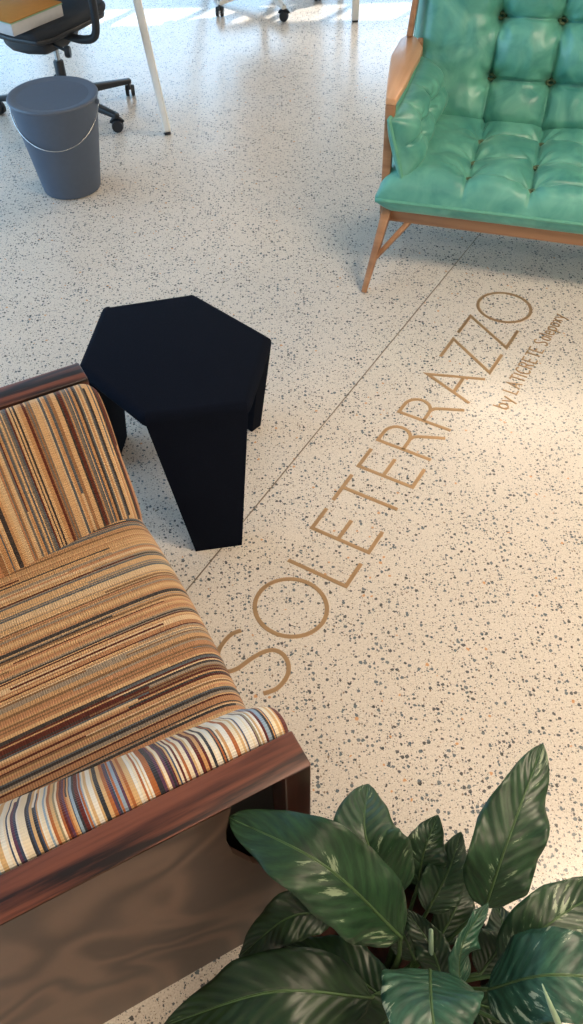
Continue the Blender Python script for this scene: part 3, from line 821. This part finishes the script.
def office_chair(name, label, cx, cy, R0, a0, seat_rot, bm_, full=True, box_only=False):
    t = thing(name, label, 'chair', (cx, cy, 0))
    for k in range(5):
        a = a0+k*2*PI/5; d = Vector((math.cos(a), math.sin(a), 0)); s = Vector((-d.y, d.x, 0))
        tipp = d*(R0+.01)+Vector((0, 0, .078))
        bar('base_arm', d*.02+Vector((0, 0, .105)), tipp, .052, .042, bm_, t, .032, .024, side=s, bev=.006)
        caster(t, d*R0, a+1.1+k*.7, M['black_plastic'] if bm_ == M['black_plastic'] or k != 2 else M['black_plastic'])
    lathe('hub', [(.02, .06), (.045, .065), (.045, .12), (.034, .145), (.02, .15)], bm_, t, 24)
    lathe('column_sleeve', [(.025, .14), (.026, .26), (.022, .265)], M['black_plastic'], t, 24)
    lathe('gas_column', [(.014, .26), (.014, .40)], M['chrome'], t, 24)
    # everything above turns together
    c, s_ = math.cos(seat_rot), math.sin(seat_rot)
    def Q(x, y, z): return Vector((x*c-y*s_, x*s_+y*c, z))
    def pr(nm, pts, z0, z1, mat, bev, seg=3):
        return prism(nm, [tuple(Q(a, b, 0)[:2]) for a, b in pts], z0, z1, mat, t, bev, seg)
    pr('tilt_mechanism', [(-.10, -.09), (.05, -.15), (.20, -.14), (.24, -.05), (.24, .05), (.20, .14), (.05, .15), (-.10, .09)], .37, .44, M['black_plastic'], .022)
    # seat: rounded shell and pad
    sh = [(-.23, -.17), (-.19, -.20), (.0, -.21), (.20, -.205), (.28, -.17), (.30, 0), (.28, .17), (.20, .205), (.0, .21), (-.19, .20), (-.23, .17), (-.245, 0)]
    pr('seat_shell', [(a*.96, b*.96) for a, b in sh], .435, .462, M['black_plastic'], .012)
    pr('seat_pad', sh, .458, .505, M['black_mesh'], .022, 4)
    # lever with round paddle knob on the side
    lv = tube('tilt_lever', [Q(.12, .05, .42), Q(.15, .16, .405), Q(.165, .235, .40)], .0065, M['black_plastic'], t, 10)
    kb = lathe('lever_knob', [(.006, -.012), (.024, -.012), (.027, 0), (.024, .012), (.006, .012)], M['black_plastic'], lv, 24, tuple(Q(.17, .25, .40)), 'x')
    for sd in (-1, 1):
        pts = curve_pts([Q(.06, sd*.10, .425), Q(.05, sd*.24, .415), Q(.03, sd*.31, .44), Q(.02, sd*.32, .55), Q(.02, sd*.31, .665)], 6)
        ap = tube('arm_support', pts, [.019]*len(pts), M['black_plastic'], t, 12)
        pr('arm_pad', [(-.14, sd*.30-.035), (.10, sd*.30-.04), (.13, sd*.30), (.10, sd*.30+.04), (-.14, sd*.30+.035)], .66, .69, M['black_plastic'], .012)
    tube('back_support', curve_pts([Q(-.08, 0, .40), Q(-.22, 0, .42), Q(-.255, 0, .52), Q(-.27, 0, .72)], 6), .022, M['black_plastic'], t, 12)
    # curved mesh backrest
    vs = []; fs = []
    nx, nz = 16, 14
    for th in (0, .022):
        for j in range(nz+1):
            for i in range(nx+1):
                u = -1+2*i/nx; v = j/nz
                wv = .20*(1-.12*v)
                vs.append(Q(-.20-.05*math.sin(v*PI)*.5+.06*u*u-.05*v-th, u*wv, .56+.46*v))
    W_ = nx+1; off = W_*(nz+1)
    for j in range(nz):
        for i in range(nx):
            a = j*W_+i; fs.append((a, a+1, a+W_+1, a+W_)); fs.append((off+a, off+a+W_, off+a+W_+1, off+a+1))
    for i in range(nx):
        a = i; fs.append((a, off+a, off+a+1, a+1)); a = nz*W_+i; fs.append((a, a+1, off+a+1, off+a))
    for j in range(nz):
        a = j*W_; fs.append((a, a+W_, off+a+W_, off+a)); a = j*W_+nx; fs.append((a, off+a, off+a+W_, a+W_))
    mesh('backrest', vs, fs, M['black_mesh'], t)
    return t, Q
# five-star centres found from three casters each
def circum(a, b, c):
    ax, ay, bx_, by, cx, cy = a[0], a[1], b[0], b[1], c[0], c[1]
    d = 2*(ax*(by-cy)+bx_*(cy-ay)+cx*(ay-by))
    ux = ((ax*ax+ay*ay)*(by-cy)+(bx_*bx_+by*by)*(cy-ay)+(cx*cx+cy*cy)*(ay-by))/d
    uy = ((ax*ax+ay*ay)*(cx-bx_)+(bx_*bx_+by*by)*(ax-cx)+(cx*cx+cy*cy)*(bx_-ax))/d
    return ux, uy
c1 = (-.819, 4.752); c2 = (-.825, 4.336); c3 = (-1.487, 4.587)
ux, uy = circum(c1, c2, c3); r1 = math.hypot(c1[0]-ux, c1[1]-uy)
ch1, Q1 = office_chair('office_chair', 'black office swivel chair behind the grey bin with a folder and papers on its seat', ux, uy, r1, math.atan2(c1[1]-uy, c1[0]-ux), R(238), M['black_plastic'])
c1 = (.029, 5.834); c2 = (-.372, 5.933); c3 = (.255, 6.148)
vx, vy = circum(c1, c2, c3); r2 = math.hypot(c1[0]-vx, c1[1]-vy)
ch2, Q2 = office_chair('office_chair', 'office swivel chair on pale five-star base cut off by the top of the photo', vx, vy, r2, math.atan2(c1[1]-vy, c1[0]-vx), R(80), M['white_metal'])

# papers and folder on the chair seat
pa = at(64, 16, .506); pb = at(14, 37, .506); dirp = (pa-pb); dirp.z = 0; Lp = dirp.length; dirp.normalize(); prp = Vector((-dirp.y, dirp.x, 0))
st = tag(prism('paper_stack', [tuple(q[:2]) for q in (pb, pa, pa+prp*.30, pb+prp*.30)], .506, .556, M['paper_white'], None, .003, 2), 'grey white stack of paper under a brown folder on the office chair seat', 'paper')
fo = thing('folder', 'brown card folder with green edge lying on the paper stack', 'folder', (pb.x, pb.y, .557), math.atan2(dirp.y, dirp.x))
box('cover', (-.004, 0, .004), (Lp+.003, .31, .009), M['folder_brown'], fo, .001, 1)
box('inner_sheet', (-.002, -.003, 0), (Lp+.002, .31, .004), M['folder_green'], fo)

# ------------------------------------------------------------------ desks
d1 = thing('desk', 'white desk whose slanting pale leg stands right of the grey bin', 'desk', (0, 0, 0))
b0 = at(168, 135); b0.z = 0
y_t = 4.70
dd = at(136, 0, .5)
k = None
d_ = FW*F+RT*(137-291.5)+UP*(512-0); kk = y_t/d_.y; top = CAM+d_*kk           # where the leg leaves the picture
tdir = (top-b0); tdir = tdir/tdir.z
ltop = b0+tdir*.70
DX = Vector((-1.5, .12, 0)); DY = Vector((.10, 1.5, 0))
prism('desk_top', [tuple((ltop+Vector((.04, -.02, 0)))[:2]), tuple((ltop+Vector((.04, -.02, 0))+DY)[:2]), tuple((ltop+DX+DY)[:2]), tuple((ltop+DX)[:2])], .70, .725, M['white_top'], d1, .003)
for (o, fx, fy) in ((Vector((0, 0, 0)), 1, 1), (DX+Vector((.05, 0, 0)), -1, 1), (DY*.92, 1, -1), (DX+Vector((.05, 0, 0))+DY*.92, -1, -1)):
    foot = o+ltop-Vector((tdir.x*.70*fx, tdir.y*.70*fy, 0)); foot.z = 0
    tp = o+ltop
    lg_ = bar('leg', foot+Vector((0, 0, .012)), tp, .034, .034, M['white_metal'], d1, .044, .044, bev=.005)
    bar('foot_cap', foot, foot+Vector((tdir.x*.014*fx, tdir.y*.014*fy, .014)), .032, .032, M['black_plastic'], lg_)
d2 = thing('desk', 'white desk with one straight leg right of the pale-based chair at top', 'desk', (.473, 5.795, 0), R(4))
box('desk_top', (-.04, -.04, .70), (1.5, .75, .725), M['white_top'], d2, .003)
for x_, y_ in ((0, 0), (1.44, 0), (0, .7), (1.44, .7)):
    lg_ = bar('leg', (x_, y_, .012), (x_, y_, .70), .042, .042, M['white_metal'], d2)
    box('foot_cap', (x_-.018, y_-.018, 0), (x_+.018, y_+.018, .013), M['black_plastic'], lg_)

# ------------------------------------------------------------------ potted plant
pc = Vector((.145, .365, 0))
pl = thing('potted_plant', 'peace lily with broad dark green and cream streaked leaves in a round black pot', 'plant', pc)
inv = Matrix.Translation(-pc)
lathe('pot', [(.12, 0), (.135, .003), (.145, .02), (.185, .30), (.188, .318), (.182, .322), (.176, .315), (.168, .23), (.02, .22)], M['pot_black'], pl, 56)
# soil: bark chips
vs = []; fs = []; nr, na = 14, 48
for i in range(nr+1):
    for j in range(na):
        r = .169*i/nr; a = 2*PI*j/na; z = .235+.012*noise.noise(Vector((r*60*math.cos(a), r*60*math.sin(a), 2)))+.006*noise.noise(Vector((r*190*math.cos(a), r*190*math.sin(a), 5)))
        vs.append((r*math.cos(a), r*math.sin(a), z))
for i in range(nr):
    for j in range(na):
        l = (j+1) % na; fs.append((i*na+j, i*na+l, (i+1)*na+l, (i+1)*na+j))
so_ = mesh('soil', vs, fs, M['bark'], pl); so_['kind'] = 'stuff'

def leaf(ctrl, hw, mat, root=None, nrm=(0, -.35, 1), fold=.25, wave=.006, droop=0, twist=0, peti='petiole', seed=0, e1=.78, e2=.72):
    P = [at(*c) for c in ctrl]
    P = [inv @ p for p in P]
    pts = curve_pts(P, 14); nL = len(pts)
    nrm = Vector(nrm).normalized()
    vs = []; fs = []; uv = []; nw_ = 14
    lens = [0]
    for i in range(1, nL): lens.append(lens[-1]+(pts[i]-pts[i-1]).length)
    tot = lens[-1]
    for i, p in enumerate(pts):
        s = lens[i]/tot
        t = (pts[min(i+1, nL-1)]-pts[max(i-1, 0)]).normalized()
        side = t.cross(nrm).normalized(); up = side.cross(t).normalized()
        if twist:
            rot = Matrix.Rotation(twist*s, 3, t); side = rot @ side; up = rot @ up
        # ovate outline with pointed tip
        wd = hw*((math.sin(PI*min(1, s**e1)))**e2)*(1-.25*s) * 1.12 if s < 1 else 0
        wd = max(wd, .0012)
        for j in range(nw_+1):
            q = -1+2*j/nw_
            lift = fold*abs(q)*wd*.6-.35*fold*q*q*wd
            wv = (wave*1.3*math.sin(s*(14+seed % 4)+seed*3+(2 if q > 0 else 0))+wave*.9*noise.noise(Vector((s*9, q*1.5, seed*5))))*abs(q)**1.6*math.sin(PI*s)
            jag = 1+.07*noise.noise(Vector((s*9, (1 if q > 0 else -1)*3, seed)))
            vs.append(p+side*q*wd*jag+up*(lift+wv))
            uv.append((s, q))
    W_ = nw_+1
    for i in range(nL-1):
        for j in range(nw_):
            a = i*W_+j; fs.append((a, a+1, a+W_+1, a+W_))
    o = mesh('leaf', vs, fs, mat, pl, uv=uv)
    sm = o.modifiers.new('thick', 'SOLIDIFY'); sm.thickness = .0009; sm.offset = 0
    # petiole down to the soil
    base = pts[0]; rt = Vector(root) if root else Vector((base.x*.25, base.y*.25, .235))
    if peti:
        t0 = (pts[1]-pts[0]).normalized()
        pp = curve_pts([rt, rt.lerp(base, .5)+Vector((0, 0, .02))-t0*.01, base+t0*.004], 8)
        tube('petiole', pp, [.0052-.0022*k/(len(pp)-1) for k in range(len(pp))], M[peti], o, 8)
        # raised midrib
    mr = [p+Vector((0, 0, .0006)) for p in pts[:int(nL*.93)]]
    tube('midrib', mr, [.0026*(1-.8*k/len(mr)) for k in range(len(mr))], M[peti or 'petiole'], o, 6)
    return o

LD, LG, LP = M['leaf_dark'], M['leaf'], M['leaf_pale_sheen']
leaf([(402, 938, .50), (325, 866, .67), (229, 817, .66)], .062, LG, seed=1, nrm=(.05, -.35, 1), wave=.010, e1=.95, e2=.55)
leaf([(398, 896, .46), (366, 838, .55), (368, 784, .52)], .060, LG, seed=2, nrm=(0, -.5, 1), fold=.35, e2=.6)
leaf([(485, 908, .50), (508, 840, .60), (543, 744, .62)], .054, LG, seed=3, nrm=(-.1, -.7, .8), wave=.009, e2=.62)
leaf([(418, 886, .42), (424, 852, .47), (438, 815, .49)], .040, LG, seed=4, nrm=(0, -.5, 1), peti='petiole')
leaf([(427, 912, .42), (448, 872, .45), (461, 832, .46)], .038, LG, seed=5, nrm=(.1, -.5, 1))
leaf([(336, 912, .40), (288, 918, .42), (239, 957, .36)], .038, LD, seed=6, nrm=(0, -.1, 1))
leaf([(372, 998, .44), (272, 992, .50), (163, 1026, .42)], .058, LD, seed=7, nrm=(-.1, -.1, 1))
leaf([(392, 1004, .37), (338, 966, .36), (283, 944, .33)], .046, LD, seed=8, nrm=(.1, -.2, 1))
leaf([(430, 970, .50), (432, 1012, .58), (444, 1085, .54)], .070, LP, seed=9, nrm=(0, .25, 1), fold=.35)
leaf([(487, 990, .47), (552, 975, .57), (650, 985, .52)], .066, LP, seed=10, nrm=(.1, .1, 1), wave=.009)
leaf([(505, 975, .42), (548, 925, .49), (620, 880, .45)], .050, LG, seed=11, nrm=(-.1, -.3, 1))
leaf([(458, 990, .44), (462, 945, .52), (488, 903, .54)], .030, LP, seed=12, nrm=(.7, -.3, .8), fold=.9)
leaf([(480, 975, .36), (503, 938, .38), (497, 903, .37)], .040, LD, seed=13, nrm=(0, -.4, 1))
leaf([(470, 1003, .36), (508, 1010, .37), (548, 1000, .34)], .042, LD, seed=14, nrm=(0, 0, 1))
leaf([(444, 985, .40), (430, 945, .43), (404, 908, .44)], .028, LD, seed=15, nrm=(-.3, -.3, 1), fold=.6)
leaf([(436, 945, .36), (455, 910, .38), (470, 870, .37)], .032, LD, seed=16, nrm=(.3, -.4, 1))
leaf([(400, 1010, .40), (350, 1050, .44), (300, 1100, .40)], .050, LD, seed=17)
leaf([(500, 1020, .40), (545, 1060, .45), (600, 1110, .42)], .050, LG, seed=18)
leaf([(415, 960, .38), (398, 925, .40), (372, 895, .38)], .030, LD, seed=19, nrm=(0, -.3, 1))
# unopened pale spear leaf and pale stalk, and a dried brown stalk
tube('leaf_spear', [inv @ at(*q) for q in ((566, 1045, .58), (557, 1020, .63), (549, 1002, .66), (542, 984, .68))], [.004, .0042, .003, .0008], M['petiole_pale'], pl)
tube('stalk', [inv @ at(*q) for q in ((436, 985, .34), (431, 955, .42), (431, 930, .46))], [.005, .0045, .0035], M['petiole_pale'], pl)
tube('dry_stalk', [inv @ at(*q) for q in ((462, 925, .30), (466, 890, .36), (470, 851, .40))], [.004, .0045, .004], M['dry'], pl)

# ------------------------------------------------------------------ view
sc = bpy.context.scene
sc.view_settings.view_transform = 'Standard'; sc.view_settings.look = 'None'; sc.view_settings.gamma = 1
sc.view_settings.use_curve_mapping = False; sc.view_settings.exposure = 0.08
